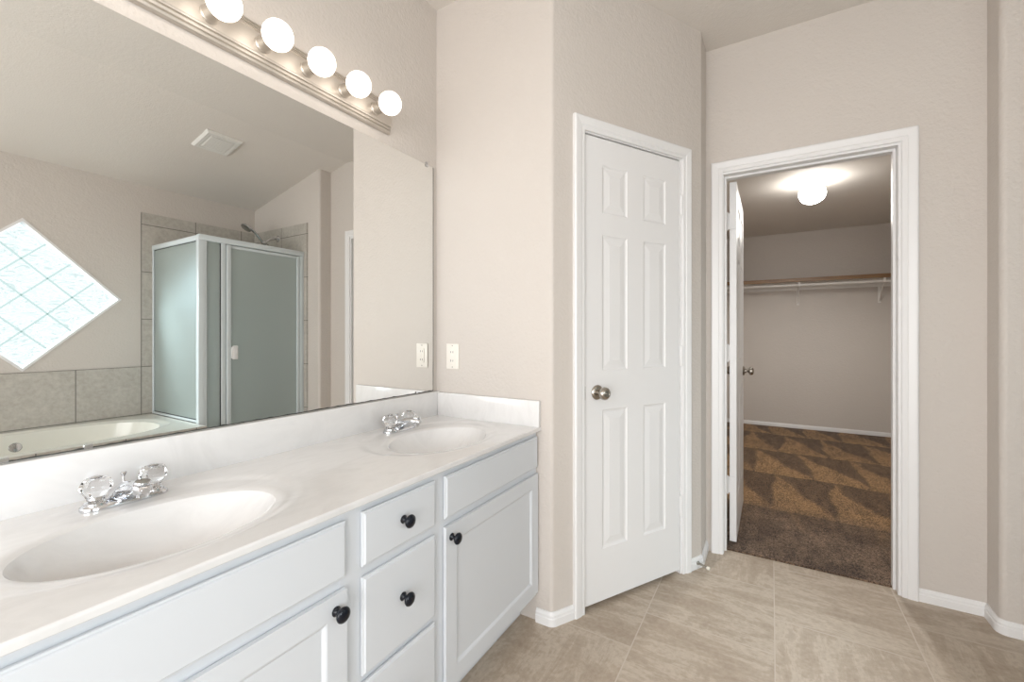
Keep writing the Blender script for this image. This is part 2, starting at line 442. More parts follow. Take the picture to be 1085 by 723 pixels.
# ------------------------------------------------------------------ floor and ceiling
bm = bmesh.new(); box(bm, XB - .9, 2.63, -1.95, 1.48, -.08, 0); finish('floor', bm, M_floor, kind='structure')
bm = bmesh.new(); box(bm, 2.63, CX1 + .1, CYR - .1, CYL + .1, -.08, .008); finish('floor_closet', bm, M_carpet, kind='structure')
bm = bmesh.new()
prof = [(1.48, CH), (-.55, CH), (-1.83, 2.44), (-1.95, 2.414), (-1.95, 2.95), (1.48, 2.95)]
a = [bm.verts.new((XB - .1, y, z)) for y, z in prof]; b = [bm.verts.new((2.69, y, z)) for y, z in prof]
bm.faces.new(a); bm.faces.new(b[::-1])
for i in range(6): bm.faces.new((a[i], a[(i + 1) % 6], b[(i + 1) % 6], b[i]))
finish('ceiling', bm, M_ceil, kind='structure')
bm = bmesh.new(); box(bm, 2.69, CX1 + .1, CYR - .1, CYL + .1, CCH, CCH + .1); finish('ceiling_closet', bm, M_ceil, kind='structure')

# ------------------------------------------------------------------ walls
bm = bmesh.new(); box(bm, XB - .1, 2.69, MW, MW + .12, 0, 2.75); finish('wall_mirror', bm, M_wall, kind='structure')
bm = bmesh.new()
prism(bm, [(XE, MW)] + F1 + [AP(.047), AP(.047, .11), (XE + .11, AP(-.05, .11)[1] + .05), (XE + .11, MW)], 0, 2.75)
finish('wall_end', bm, M_wall, kind='structure', smooth=30)
bm = bmesh.new()
prism(bm, [AP(.675)] + F2 + [(XF, YR), (XF, YR + .12), (AP(.86, .12)[0], YR + .12), AP(.675, .11)], 0, 2.75)
prism(bm, [AP(.047), AP(.675), AP(.675, .11), AP(.047, .11)], 2.045, 2.75)
finish('wall_angled', bm, M_wall, kind='structure', smooth=30)
OY0, OY1 = .232, -.506   # rough opening of the closet doorway
bm = bmesh.new()
box(bm, XF, XF + .12, OY0, 1.366, 0, 2.75)
prism(bm, [(XF, OY1), (XF, YS), (XF + .12, YS), (XF + .12, OY1)], 0, 2.75)
box(bm, XF, XF + .12, OY1, OY0, 2.048, 2.75)
finish('wall_far', bm, M_wall, kind='structure')
bm = bmesh.new()
prism(bm, [(XF + .12, YS)] + F3 + [(XS, -1.95), (XF + .12, -1.95)], 0, 2.75)
finish('wall_shower', bm, M_wall, kind='structure', smooth=30)
# window wall with a diamond opening
WC = (.843, 1.458); WD = .545
bm = bmesh.new()
def wv(y): return ([bm.verts.new((x, y, z)) for x, z in ((-.20, 2.75), (XS, 2.75), (XS, 0), (-.20, 0))],
                   [bm.verts.new((WC[0] + dx, y, WC[1] + dz)) for dx, dz in ((0, WD), (WD, 0), (0, -WD), (-WD, 0))])
R1, D1 = wv(YO); R2, D2 = wv(YO - .12)
WX0, WX1, WZ0, WZ1 = -1.30, -.30, 1.00, 2.05      # opening of the added, unseen clear window
for (R, D) in ((R1, D1), (R2, D2)):
    A_, B_, C_, E_ = R; T_, Rt, Bo, L_ = D; yy = R[0].co.y
    q = [bm.verts.new((x, yy, z)) for x, z in ((XB - .1, 2.75), (XB - .1, 0), (WX0, WZ1), (WX1, WZ1), (WX1, WZ0), (WX0, WZ0))]
    for f in ((q[0], A_, q[3], q[2]), (A_, E_, q[4], q[3]), (E_, q[1], q[5], q[4]), (q[1], q[0], q[2], q[5])): bm.faces.new(f)
    for f in ((A_, B_, T_), (B_, Rt, T_), (B_, C_, Rt), (C_, Bo, Rt), (C_, E_, Bo), (E_, L_, Bo), (E_, A_, L_), (A_, T_, L_)): bm.faces.new(f)
for i in range(4):
    j = (i + 1) % 4; bm.faces.new((R1[i], R1[j], R2[j], R2[i])); bm.faces.new((D1[i], D1[j], D2[j], D2[i]))
for a_, b_ in (((WX0, WZ0), (WX1, WZ0)), ((WX1, WZ0), (WX1, WZ1)), ((WX1, WZ1), (WX0, WZ1)), ((WX0, WZ1), (WX0, WZ0))):
    bm.faces.new([bm.verts.new(p) for p in ((a_[0], YO, a_[1]), (b_[0], YO, b_[1]), (b_[0], YO - .12, b_[1]), (a_[0], YO - .12, a_[1]))])
bmesh.ops.remove_doubles(bm, verts=bm.verts[:], dist=1e-5)
finish('wall_window', bm, M_wall, kind='structure')
# wall behind the camera with an invented wide opening that lets the fill in
bm = bmesh.new()
box(bm, XB - .1, XB, -1.83, -1.1, 0, 2.75); box(bm, XB - .1, XB, 1.1, MW, 0, 2.75); box(bm, XB - .1, XB, -1.1, 1.1, 2.35, 2.75)
finish('wall_behind', bm, M_wall, kind='structure')
# closet walls
bm = bmesh.new(); box(bm, CX1, CX1 + .1, CYR - .1, CYL + .1, 0, 2.5); finish('wall_closet_far', bm, M_wall, kind='structure')
bm = bmesh.new(); box(bm, XF + .12, CX1, CYL, CYL + .1, 0, 2.5); finish('wall_closet_left', bm, M_wall, kind='structure')
bm = bmesh.new(); box(bm, XF + .12, CX1, CYR - .1, CYR, 0, 2.5); finish('wall_closet_right', bm, M_wall, kind='structure')

# baseboards
BP = [(0, 0), (.013, 0), (.013, .030), (.0105, .034), (.0105, .043), (.006, .050), (.004, .055), (0, .055)]
def baseboard(name, path, side):
    bm = bmesh.new(); sweep_plan(bm, path, BP, side); return finish(name, bm, M_trim, kind='structure')
baseboard('baseboard_end', [(XE, .828)] + F1 + [AP(-.001)], -1)
baseboard('baseboard_angled', [AP(.729)] + F2 + [(XF, YR)], -1)
baseboard('baseboard_far', [(XF, -.560), (XF, YS)] + F3 + [(XS, -.935)], -1)
baseboard('baseboard_closet', [(XF + .125, CYL), (CX1, CYL), (CX1, CYR), (XF + .125, CYR)], -1)

# ------------------------------------------------------------------ doors
def casing(bm, x0, x1, zt, y=0.0, wdt=.057, flip=1):
    prof = [(0, 0), (0, .009), (.004, .011), (.018, .011), (.022, .0145), (.046, .0175), (.052, .0175), (wdt, .013), (wdt, 0)]
    L = [[(x0 - u, y - v * flip, 0), (x0 - u, y - v * flip, zt + u), (x1 + u, y - v * flip, zt + u), (x1 + u, y - v * flip, 0)] for u, v in prof]
    V = [[bm.verts.new(p) for p in r] for r in L]; n = len(V)
    for k in range(n):
        kk = (k + 1) % n
        for j in range(3): bm.faces.new((V[k][j], V[k][j + 1], V[kk][j + 1], V[kk][j]))
    bm.faces.new([V[k][0] for k in range(n)]); bm.faces.new([V[k][3] for k in range(n)])
def jamb(bm, x0, x1, zt, depth, th=.014, stop=(.04, .052)):
    box(bm, x0 - th, x0, .0005, depth, 0, zt); box(bm, x1, x1 + th, .0005, depth, 0, zt); box(bm, x0 - th, x1 + th, .0005, depth, zt, zt + th)
    s0, s1 = stop
    box(bm, x0, x0 + .010, s0, s1, 0, zt); box(bm, x1 - .010, x1, s0, s1, 0, zt); box(bm, x0 + .01, x1 - .01, s0, s1, zt - .010, zt)
def six(w):
    m = .097 * w / .59; g = .10 * w / .59; pw = (w - 2 * m - g) / 2; c = ((m, m + pw), (m + pw + g, w - m))
    return [(a, b, z0, z1) for a, b in c for z0, z1 in ((.225, .83), (1.0, 1.59), (1.685, 1.895))]
SIXP = [(.005, .0035), (.010, .005), (.016, .005), (.040, .0015), (.042, .001)]
def knob_mesh(bm, o, ax, s=1.0):
    lathe(bm, [(0, 0), (.031 * s, 0), (.0325 * s, .003), (.030 * s, .008), (.024 * s, .011), (.013 * s, .014), (.0115 * s, .026), (.014 * s, .032),
               (.024 * s, .038), (.0275 * s, .046), (.027 * s, .055), (.022 * s, .062), (.013 * s, .0655), (.012 * s, .0645), (.006 * s, .0645), (.005 * s, .067), (0, .067)], o, ax, 32)
def hinge_mesh(bm, x, y, z, ax='z'):
    tube(bm, [(x, y, z - .045), (x, y, z + .045)], .0062, 10)
    lathe(bm, [(0, 0), (.005, 0), (.0058, .003), (.003, .006), (0, .007)], (x, y, z + .045), (0, 0, 1), 10)
    lathe(bm, [(0, 0), (.005, 0), (.0058, .003), (.003, .006), (0, .007)], (x, y, z - .045), (0, 0, -1), 10)

# closed six panel door on the angled wall
d1 = empty('door_1', (A0.x, A0.y, 0), ANG, kind='structure')
bm = bmesh.new(); casing(bm, .057, .670, 2.040); jamb(bm, .061, .661, 2.035, .11); finish('door_frame', bm, M_trim, d1)
LW = .592
lf = finish('door_leaf', leaf(LW, 2.0085, .034, six(LW), SIXP), M_trim, d1, loc=(.065, .003, .020))
bm = bmesh.new(); knob_mesh(bm, (.132, .003, .928), (0, -1, 0)); finish('door_knob', bm, M_satin, d1, smooth=40)
for z in (1.81, 1.073, .337):
    bm = bmesh.new(); hinge_mesh(bm, .664, -.004, z); box(bm, .655, .674, -.0025, 0.001, z - .044, z + .044)
    finish('hinge', bm, M_trim, d1, smooth=35)
bm = bmesh.new(); box(bm, .0608, .0655, -.0005, .002, .90, .958); finish('strike_plate', bm, M_dullmetal, d1)

# closet doorway with its leaf swung open
d2 = empty('door_2', (XF, .272, 0), -pi / 2, kind='structure')      # local x runs to the right along the wall
bm = bmesh.new(); casing(bm, .051, .775, 2.045); jamb(bm, .054, .764, 2.034, .12, stop=(.045, .080))
finish('door_frame', bm, M_trim, d2)
bm = bmesh.new()
t_ = bmesh.new(); casing(t_, .051, .775, 2.045, y=0)
merge(bm, t_, Matrix.Translation((0, .12, 0)) @ Matrix.Scale(-1, 4, (0, 1, 0))); finish('closet_side_casing', bm, M_trim, d2)
LW2 = .70
# leaf: local of leaf x along its width, front (-y) side faces the opening
lf2 = finish('door_leaf', leaf(LW2, 2.006, .034, six(LW2), SIXP), M_trim, d2)
lf2.rotation_euler = (0, 0, pi / 2); lf2.location = (.107, .133, .022)   # leaf runs away from the wall
bm = bmesh.new(); knob_mesh(bm, (.107, .133 + .637, .929), (1, 0, 0)); knob_mesh(bm, (.073, .133 + .637, .929), (-1, 0, 0)); finish('door_knob', bm, M_satin, d2, smooth=40)
for z in (1.81, 1.073, .337):
    bm = bmesh.new(); hinge_mesh(bm, .064, .125, z); box(bm, .0535, .057, .085, .125, z - .044, z + .044); box(bm, .054, .10, .1285, .1335, z - .044, z + .044)
    finish('hinge', bm, M_trim, d2, smooth=35)

# metal threshold is absent: the carpet edge is tucked against the tile, as in the room

# ------------------------------------------------------------------ window
w1 = empty('window_1', (WC[0], YO, WC[1]), 0, kind='structure')
R45 = Matrix.Rotation(pi / 4, 4, 'Y'); s_ = WD * math.sqrt(2) / 2
bm = bmesh.new(); t_ = bmesh.new(); fw = .016
for sg in (-1, 1):
    box(t_, -s_, s_, -.075, .006, sg * s_ - fw if sg > 0 else -s_, s_ if sg > 0 else -s_ + fw)
    box(t_, sg * s_ - fw if sg > 0 else -s_, s_ if sg > 0 else -s_ + fw, -.075, .006, -s_ + fw, s_ - fw)
merge(bm, t_, R45); finish('window_frame', bm, M_trim, w1)
g0 = -s_ + fw; bw = (2 * s_ - 2 * fw) / 4
bm = bmesh.new(); t_ = bmesh.new()
for k in (1, 2, 3):
    c = g0 + bw * k
    box(t_, c - .005, c + .005, -.033, -.025, -s_ + fw, s_ - fw); box(t_, -s_ + fw, s_ - fw, -.0328, -.0252, c - .005, c + .005)
merge(bm, t_, R45); finish('joint_grid', bm, M_grout, w1)
bm = bmesh.new(); t_ = bmesh.new()
for i in range(4):
    for j in range(4):
        x0 = g0 + bw * i + .005; z0 = g0 + bw * j + .005; L = bw - .010
        n = 4; rows = []
        for (ins, y) in ((0, -.030), (.006, -.026), (.012, -.022), (.02, -.021)):
            rows.append([t_.verts.new(p) for p in ((x0 + ins, y, z0 + ins), (x0 + L - ins, y, z0 + ins), (x0 + L - ins, y, z0 + L - ins), (x0 + ins, y, z0 + L - ins))])
        for A_, B_ in zip(rows, rows[1:]):
            for k in range(4): t_.faces.new((A_[k], A_[(k + 1) % 4], B_[(k + 1) % 4], B_[k]))
        t_.faces.new(rows[-1])
merge(bm, t_, R45); finish('pane', bm, M_block, w1)

w2 = empty('added_window', ((WX0 + WX1) / 2, YO, WZ0), 0, kind='structure')  # unseen clear window, added to bring more frontal light into the room
bm = bmesh.new(); hw = (WX1 - WX0) / 2; wh = WZ1 - WZ0
for x0, x1, z0, z1 in ((-hw, -hw + .035, 0, wh), (hw - .035, hw, 0, wh), (-hw + .035, hw - .035, 0, .035), (-hw + .035, hw - .035, wh - .035, wh), (-hw + .035, hw - .035, wh / 2 - .018, wh / 2 + .018)):
    box(bm, x0, x1, -.09, -.05, z0, z1, .002)
finish('window_frame', bm, M_trim, w2)
bm = bmesh.new(); box(bm, -hw + .036, hw - .036, -.072, -.068, .036, wh - .036); finish('pane', bm, M_clear, w2)

# ------------------------------------------------------------------ tiled surrounds
bm = bmesh.new()
box(bm, 0.02, 1.515, YO, YO + .008, .50, .905)
box(bm, 1.515, XS, YO, YO + .009, .0, 2.205)
finish('wall_tile_window', bm, M_tile_x, kind='structure')
bm = bmesh.new(); box(bm, XS - .008, XS, YO + .009, -.94, 0, 2.205); finish('wall_tile_shower', bm, M_tile_y, kind='structure')

# ------------------------------------------------------------------ vanity cabinet
van = empty('vanity_cabinet', (.81, 1.09, 0), 0, 'long white painted double vanity cabinet with black round knobs under the marble top', 'cabinet')
def V(o):  # parts are modelled in world coordinates, shift to the vanity's base
    o.location = o.location - Vector((.81, 1.09, 0)); return o
VX0, VX1, FY = .035, 1.576, .829
bm = bmesh.new()
for x in (VX0, .655, .955, VX1 - .016): box(bm, x, x + .016, FY + .018, MW - .004, .107, .784)   # sides and partitions
box(bm, VX0 + .016, VX1 - .016, FY + .018, MW - .012, .107, .123); box(bm, VX0 + .016, VX1 - .016, MW - .012, MW - .004, .107, .784)
box(bm, VX0 + .001, VX1 - .001, .905, MW - .004, 0, .107)                        # toe kick
V(finish('body', bm, M_cab, van))
bm = bmesh.new()                                                  # face frame
zc = ((.107, .140), (.605, .640), (.755, .784))
for x0, x1 in ((VX0, .068), (.634, .694), (.934, .992), (1.560, VX1)): box(bm, x0, x1, FY, FY + .018, .107, .784)
for x0, x1 in ((.068, .634), (.992, 1.560), (.694, .934)):
    for z0, z1 in zc: box(bm, x0, x1, FY + .0004, FY + .018, z0, z1)
box(bm, .694, .934, FY + .0004, FY + .018, .355, .385)
V(finish('face_frame', bm, M_cab, van))
def front(name, x0, x1, z0, z1, panel=False):
    if panel:
        bm = leaf(x1 - x0, z1 - z0, .0135, [(.050, x1 - x0 - .050, .050, z1 - z0 - .050)], [(.004, .0015), (.009, .0055), (.010, .0065)], back=False)
        for v in bm.verts: v.co += Vector((x0, FY - .014, z0))
        es = [e for e in bm.edges if all(abs(v.co.y - (FY - .014)) < 1e-5 for v in e.verts) and
              (all(abs(v.co.x - x0) < 1e-5 or abs(v.co.x - x1) < 1e-5 for v in e.verts) or all(abs(v.co.z - z0) < 1e-5 or abs(v.co.z - z1) < 1e-5 for v in e.verts))]
        bmesh.ops.bevel(bm, geom=es, offset=.0022, segments=2, affect='EDGES')
        for v in bm.verts:
            if v.co.y > FY - .004: v.co.y = FY - .0030
        box(bm, x0 + .004, x1 - .004, FY - .0032, FY - .0005, z0 + .004, z1 - .004)
    else:
        bm = bmesh.new()
        prof = [(.004, 0), (.004, .0028), (0, .0030), (0, .0085), (.0010, .0095), (.0035, .0100), (.0050, .0120), (.0070, .0135)]
        rings = []
        for ins, out in prof:
            y = FY - .0005 - out
            rings.append([bm.verts.new(p) for p in ((x0 + ins, y, z0 + ins), (x1 - ins, y, z0 + ins), (x1 - ins, y, z1 - ins), (x0 + ins, y, z1 - ins))])
        for A_, B_ in zip(rings, rings[1:]):
            for k in range(4): bm.faces.new((A_[k], A_[(k + 1) % 4], B_[(k + 1) % 4], B_[k]))
        bm.faces.new(rings[0]); bm.faces.new(rings[-1])
    return V(finish(name, bm, M_cab, van))
def cabknob(par, x, z):
    bm = bmesh.new()
    lathe(bm, [(0, 0), (.0105, 0), (.011, .002), (.008, .005), (.0055, .008), (.0052, .014), (.008, .018), (.0155, .021), (.0172, .0245), (.0160, .028), (.010, .0315), (0, .033)],
          (x, FY - .0141, z), (0, -1, 0), 28)
    o = finish('knob', bm, M_black, par, smooth=50); o.location = Vector((-.81, -1.09, 0)) - par.location; o['label'] = 'round black cabinet knob'
    return o
front('false_drawer_front', .060, .641, .634, .761)
front('false_drawer_front', .985, 1.567, .636, .762)
dL = front('door', .060, .641, .128, .610, True); dR = front('door', .985, 1.567, .128, .612, True)
dr1 = front('drawer', .687, .941, .634, .763); dr2 = front('drawer', .687, .941, .378, .609); dr3 = front('drawer', .687, .941, .128, .361)
for par, x, z in ((dL, .612, .574), (dR, 1.010, .577), (dr1, .814, .701), (dr2, .812, .503), (dr3, .812, .25)):
    par_loc = par.location.copy(); k = cabknob(par, x, z); k.location = Vector((0, 0, 0))

# ------------------------------------------------------------------ marble top with two integral basins
top = empty('marble_countertop', (.81, 1.09, .784), 0, 'white cultured marble countertop with two oval basins and backsplash on the vanity', 'countertop')
TO = Vector((.81, 1.09, .784))
def TT(o): o.location = -TO; return o
TZ = .800; TX0, TX1, TY0, TY1 = .025, XE - .001, .807, MW - .003
SINKS = (.387, 1.238); BY = 1.052; BAX, BAY = .212, .147; OY_ = 1.085; OAX, OAY = .298, .222
def sm(t): t = max(0, min(1, t)); return t * t * (3 - 2 * t)
def hz(x, y, c):
    e = math.hypot((x - c) / OAX, (y - OY_) / OAY)
    z = TZ - .0035 * sm((1.0 - e) / .12)
    i = math.hypot((x - c) / BAX, (y - BY) / BAY)
    if i < 1.14:
        if i >= 1: z -= .005 * ((1.14 - i) / .14) ** 2
        else:
            z -= .005 + .118 * (1 - i ** 2.0) + .012 * (1 - i ** 6)
    return z
bm = bmesh.new()
NS = 160
for c in SINKS:
    x0, x1 = c - .335, min(c + .335, TX1)
    pts_prev = None
    for r in range(0, 33):
        f = r / 32; ring = []
        for k in range(NS):
            a = 2 * pi * (k + .5) / NS
            ix, iy = c + BAX * cos(a), BY + BAY * sin(a)
            dx, dy = cos(a) * BAX, sin(a) * BAY
            ts = []
            if dx > 0: ts.append((x1 - c) / dx)
            if dx < 0: ts.append((x0 - c) / dx)
            if dy > 0: ts.append((TY1 - BY) / dy)
            if dy < 0: ts.append((TY0 + .004 - BY) / dy)
            t = min(ts); ox, oy = c + dx * t, BY + dy * t
            g = f ** 1.7
            x, y = ix + (ox - ix) * g, iy + (oy - iy) * g
            ring.append((x, y, hz(x, y, c)))
        vs = [bm.verts.new(p) for p in ring]
        if pts_prev:
            for k in range(NS): bm.faces.new((pts_prev[k], pts_prev[(k + 1) % NS], vs[(k + 1) % NS], vs[k]))
        pts_prev = vs
    # corners of the rectangular patch
    cs = [(x0, TY0 + .004), (x1, TY0 + .004), (x1, TY1), (x0, TY1)]
    for cxy in cs:
        k = min(range(NS), key=lambda q: -1 if False else math.atan2(abs(sin(math.atan2((cxy[1] - BY) / BAY, (cxy[0] - c) / BAX) - 2 * pi * (q + 1) / NS)), cos(math.atan2((cxy[1] - BY) / BAY, (cxy[0] - c) / BAX) - 2 * pi * (q + 1) / NS)))
        # k, k+1 straddle the corner direction
        v = bm.verts.new((*cxy, TZ)); bm.faces.new((pts_prev[k], pts_prev[(k + 1) % NS], v))
xl = [TX0, SINKS[0] - .335, SINKS[0] + .335, SINKS[1] - .335]
for a_, b_ in ((TX0, SINKS[0] - .335), (SINKS[0] + .335, SINKS[1] - .335), (min(SINKS[1] + .335, TX1), TX1)):
    if b_ - a_ > .002:
        bm.faces.new([bm.verts.new(p) for p in ((a_, TY0 + .004, TZ), (b_, TY0 + .004, TZ), (b_, TY1, TZ), (a_, TY1, TZ))])
# rounded front edge and underside
ed = [(TY0 + .004, TZ), (TY0 + .0018, TZ - .0008), (TY0 + .0005, TZ - .003), (TY0, TZ - .006), (TY0, TZ - .0145), (TY0 + .0015, TZ - .016), (TY0 + .045, TZ - .016)]
A_ = [bm.verts.new((TX0, y, z)) for y, z in ed]; B_ = [bm.verts.new((TX1, y, z)) for y, z in ed]
for k in range(len(ed) - 1): bm.faces.new((A_[k], A_[k + 1], B_[k + 1], B_[k]))
e0 = [bm.verts.new((TX0, y, z)) for y, z in ed + [(TY0 + .045, TZ - .0155), (TY1, TZ - .0155), (TY1, TZ)]]; bm.faces.new(e0)
bmesh.ops.remove_doubles(bm, verts=bm.verts[:], dist=1e-5)
TT(finish('counter_slab', bm, M_marble, top, smooth=40))
for c in SINKS:
    bm = bmesh.new(); prev = None
    for r in range(0, 29):
        i = 1 - (r / 28) ** 1.35
        if i > 0.0:
            vs = [bm.verts.new((c + BAX * i * cos(2 * pi * (k + .5) / NS), BY + BAY * i * sin(2 * pi * (k + .5) / NS), hz(c + BAX * i * .99999 * cos(2 * pi * (k + .5) / NS), BY + BAY * i * .99999 * sin(2 * pi * (k + .5) / NS), c))) for k in range(NS)]
            if prev:
                for k in range(NS): bm.faces.new((prev[k], prev[(k + 1) % NS], vs[(k + 1) % NS], vs[k]))
            prev = vs
    v = bm.verts.new((c, BY, hz(c, BY, c)))
    for k in range(NS): bm.faces.new((prev[k], prev[(k + 1) % NS], v))
    bas = TT(finish('basin', bm, M_marble, top, smooth=True))
    bm = bmesh.new(); zb = hz(c, BY, c)
    lathe(bm, [(0, .001), (.012, .001), (.016, .003), (.022, .004), (.0235, .002), (.0235, -.002), (0, -.002)], (c, BY, zb + .001), (0, 0, 1), 28)
    lathe(bm, [(0, .006), (.010, .0055), (.013, .004), (.013, .001), (0, .001)], (c, BY, zb + .002), (0, 0, 1), 24)
    o = finish('drain', bm, M_chrome, bas, smooth=40); o.location = (0, 0, 0)
bm = bmesh.new()
box(bm, TX0, TX1, MW - .023, MW - .003, TZ - .001, .911, .003)
TT(finish('backsplash', bm, M_marble, top, smooth=35))
bm = bmesh.new(); box(bm, XE - .021, XE - .001, TY0 + .001, MW - .0235, TZ - .001, .907, .003); TT(finish('side_splash', bm, M_marble, top, smooth=35))

# ------------------------------------------------------------------ faucets
def faucet(c, label):
    z0 = TZ - .0035
    f = empty('faucet', (c, 1.268, z0), 0, label, 'faucet', None)
    bm = bmesh.new()
    # oblong base plate
    def oblong(rx, ry, z, n=40):
        out = []
        for k in range(n):
            a = 2 * pi * k / n; ca, sa = cos(a), sin(a)
            out.append((math.copysign(abs(ca) ** .62, ca) * rx, math.copysign(abs(sa) ** .8, sa) * ry, z))
        return out
    rings = [[bm.verts.new(p) for p in oblong(rx, ry, z)] for rx, ry, z in ((.078, .0265, 0), (.079, .027, .003), (.078, .026, .008), (.074, .023, .0115), (.070, .020, .0125))]
    for A_, B_ in zip(rings, rings[1:]):
        for k in range(40): bm.faces.new((A_[k], A_[(k + 1) % 40], B_[(k + 1) % 40], B_[k]))
    bm.faces.new(rings[0]); bm.faces.new(rings[-1])
    finish('base_plate', bm, M_chrome, f, smooth=50)
    bm = bmesh.new()   # spout: body swept forward over the bowl, flattened section
    path = [(.0, .010, .008), (0, .008, .022), (0, -.006, .030), (0, -.038, .036), (0, -.072, .043), (0, -.098, .046), (0, -.108, .043)]
    sec = [(.031, .026), (.028, .022), (.023, .019), (.0185, .0185), (.0165, .016), (.0150, .013), (.0085, .007)]
    rings = []
    for i, (p, (sx, sz)) in enumerate(zip(path, sec)):
        p = Vector(p); d = (Vector(path[min(i + 1, 6)]) - Vector(path[max(i - 1, 0)])).normalized(); n = Vector((1, 0, 0)).cross(d).normalized()
        rings.append([bm.verts.new(p + Vector((1, 0, 0)) * sx * cos(a) + n * sz * sin(a)) for a in [2 * pi * k / 20 for k in range(20)]])
    for A_, B_ in zip(rings, rings[1:]):
        for k in range(20): bm.faces.new((A_[k], A_[(k + 1) % 20], B_[(k + 1) % 20], B_[k]))
    bm.faces.new(rings[0]); bm.faces.new(rings[-1])
    tube(bm, [(0, -.092, .045), (0, -.092, .029)], .0115, 18); lathe(bm, [(0, 0), (.0150, 0), (.0155, .003), (.0135, .006), (0, .0068)], (0, -.090, .0565), (0, -.12, 1), 24)
    finish('spout', bm, M_chrome, f, smooth=50)
    bm = bmesh.new(); tube(bm, [(0, .013, .01), (0, .014, .058)], .0024, 10)
    lathe(bm, [(0, 0), (.003, 0), (.0055, .005), (.0062, .008), (.0045, .010), (0, .0105)], (0, .014, .056), (0, 0, 1), 16)
    finish('lift_rod', bm, M_chrome, f, smooth=40)
    for s in (-1, 1):
        bm = bmesh.new(); lathe(bm, [(0, 0), (.021, 0), (.020, .006), (.0125, .010), (.011, .020), (.0, .020)], (s * .051, 0, .010), (0, 0, 1), 24)
        st = finish('handle_stem', bm, M_chrome, f, smooth=40)
        bm = bmesh.new()
        lathe(bm, [(.0, .0), (.014, .0), (.0165, .003), (.019, .012), (.0275, .026), (.0275, .034), (.0225, .044), (.0175, .047), (.0, .047)], (s * .051, 0, .0205), (0, 0, 1), 16,
              flute=lambda a: 1 + .035 * cos(8 * a))
        k = finish('handle', bm, M_acrylic, f, smooth=18); k['label'] = 'clear faceted acrylic handle'
        bm = bmesh.new(); lathe(bm, [(0, 0), (.010, 0), (.0105, .003), (.008, .0045), (0, .0045)], (s * .051, 0, .0678), (0, 0, 1), 20)
        finish('handle_cap', bm, M_chrome, k, smooth=40)
    return f
faucet(.395, 'chrome two-handle faucet with clear acrylic knobs at the nearer basin')
faucet(1.246, 'chrome two-handle faucet with clear acrylic knobs at the far basin beside the outlet wall')

# ------------------------------------------------------------------ wall mirror
mir = empty('wall_mirror', (.72, MW, .913), 0, 'large frameless wall mirror standing on the backsplash below the vanity light', 'mirror')
MX0, MX1, MZ0, MZ1 = -.10, 1.550, .9135, 1.960
bm = bmesh.new(); box(bm, MX0 - .72, MX1 - .72, -.006, -.0005, 0, MZ1 - .913); g = finish('glass', bm, M_mirror, mir)
# black desilvered rim, irregular along the bottom
bm = bmesh.new(); n = 120
lo = [bm.verts.new((MX0 - .72 + (MX1 - MX0) * i / n, -.0063, .0005)) for i in range(n + 1)]
hi = [bm.verts.new((MX0 - .72 + (MX1 - MX0) * i / n, -.0063, .003 + .0022 * random.random() ** 2)) for i in range(n + 1)]
for i in range(n): bm.faces.new((lo[i], lo[i + 1], hi[i + 1], hi[i]))
box(bm, MX1 - .72 - .002, MX1 - .72 + .0008, -.0066, -.0005, 0, MZ1 - .913)
finish('edge', bm, M_mirror_edge, mir)
for x, z, up in ((1.505, MZ1, 1), (.30, MZ1, 1), (1.44, MZ0, -1), (.355, MZ0, -1), (.225, MZ0, -1)):
    bm = bmesh.new(); zz = z - .913
    box(bm, x - .72 - .008, x - .72 + .008, -.0095, -.0067, zz - (.010 if up > 0 else -.001), zz + (.004 if up > 0 else .010), .001)
    if up > 0: box(bm, x - .72 - .005, x - .72 + .005, -.0095, 0, zz + .0005, zz + .012, .001)
    finish('clip', bm, M_chrome, mir)

# ------------------------------------------------------------------ vanity light bar
BZ = 2.070
lb = empty('vanity_light', (.676, MW, BZ), 0, 'long brushed nickel vanity light bar with lit round bulbs above the mirror', 'light fixture')
bm = bmesh.new()
half = [(.064, 0), (.064, .010), (.061, .015), (.057, .016), (.055, .013), (.052, .014), (.050, .020), (.046, .021), (.044, .018), (.041, .019), (.039, .025), (.035, .026), (.033, .023), (.031, .024), (.0, .024)]
pr = [(z, y) for z, y in half] + [(-z, y) for z, y in half[::-1][1:]]
xa, xb = .080 - .676, 1.276 - .676
rings = []
for x, k in ((xa, .0), (xa, .75), (xa + .004, .95), (xa + .010, 1), (xb - .010, 1), (xb - .004, .95), (xb, .75), (xb, 0)):
    rings.append([bm.verts.new((x, -y * k, z * (1 if k in (0, 1) else 1))) for z, y in pr])
for A_, B_ in zip(rings, rings[1:]):
    for k in range(len(pr) - 1): bm.faces.new((A_[k], A_[k + 1], B_[k + 1], B_[k]))
bmesh.ops.remove_doubles(bm, verts=bm.verts[:], dist=1e-6)
finish('back_plate', bm, M_nickel, lb, smooth=20)
for i in range(8):
    x = 1.189 - i * .1475 - .676
    bm = bmesh.new(); lathe(bm, [(0, .020), (.0245, .020), (.0245, .028), (.022, .031), (.0215, .062), (.0235, .066), (.0235, .070), (.019, .071), (0, .071)], (x, 0, 0), (0, -1, 0), 28)
    sk = finish('socket', bm, M_nickel, lb, smooth=35)
    bm = bmesh.new()
    pb = [(0, .060), (.014, .060), (.0165, .068)] + [(.0430 * sin(a), .105 - .0430 * cos(a)) for a in [radians(22 + k * 158 / 14) for k in range(14)]] + [(0, .148)]
    lathe(bm, pb, (x, 0, 0), (0, -1, 0), 28); b_ = finish('bulb', bm, M_bulb, lb, smooth=True); b_['label'] = 'lit white globe bulb'

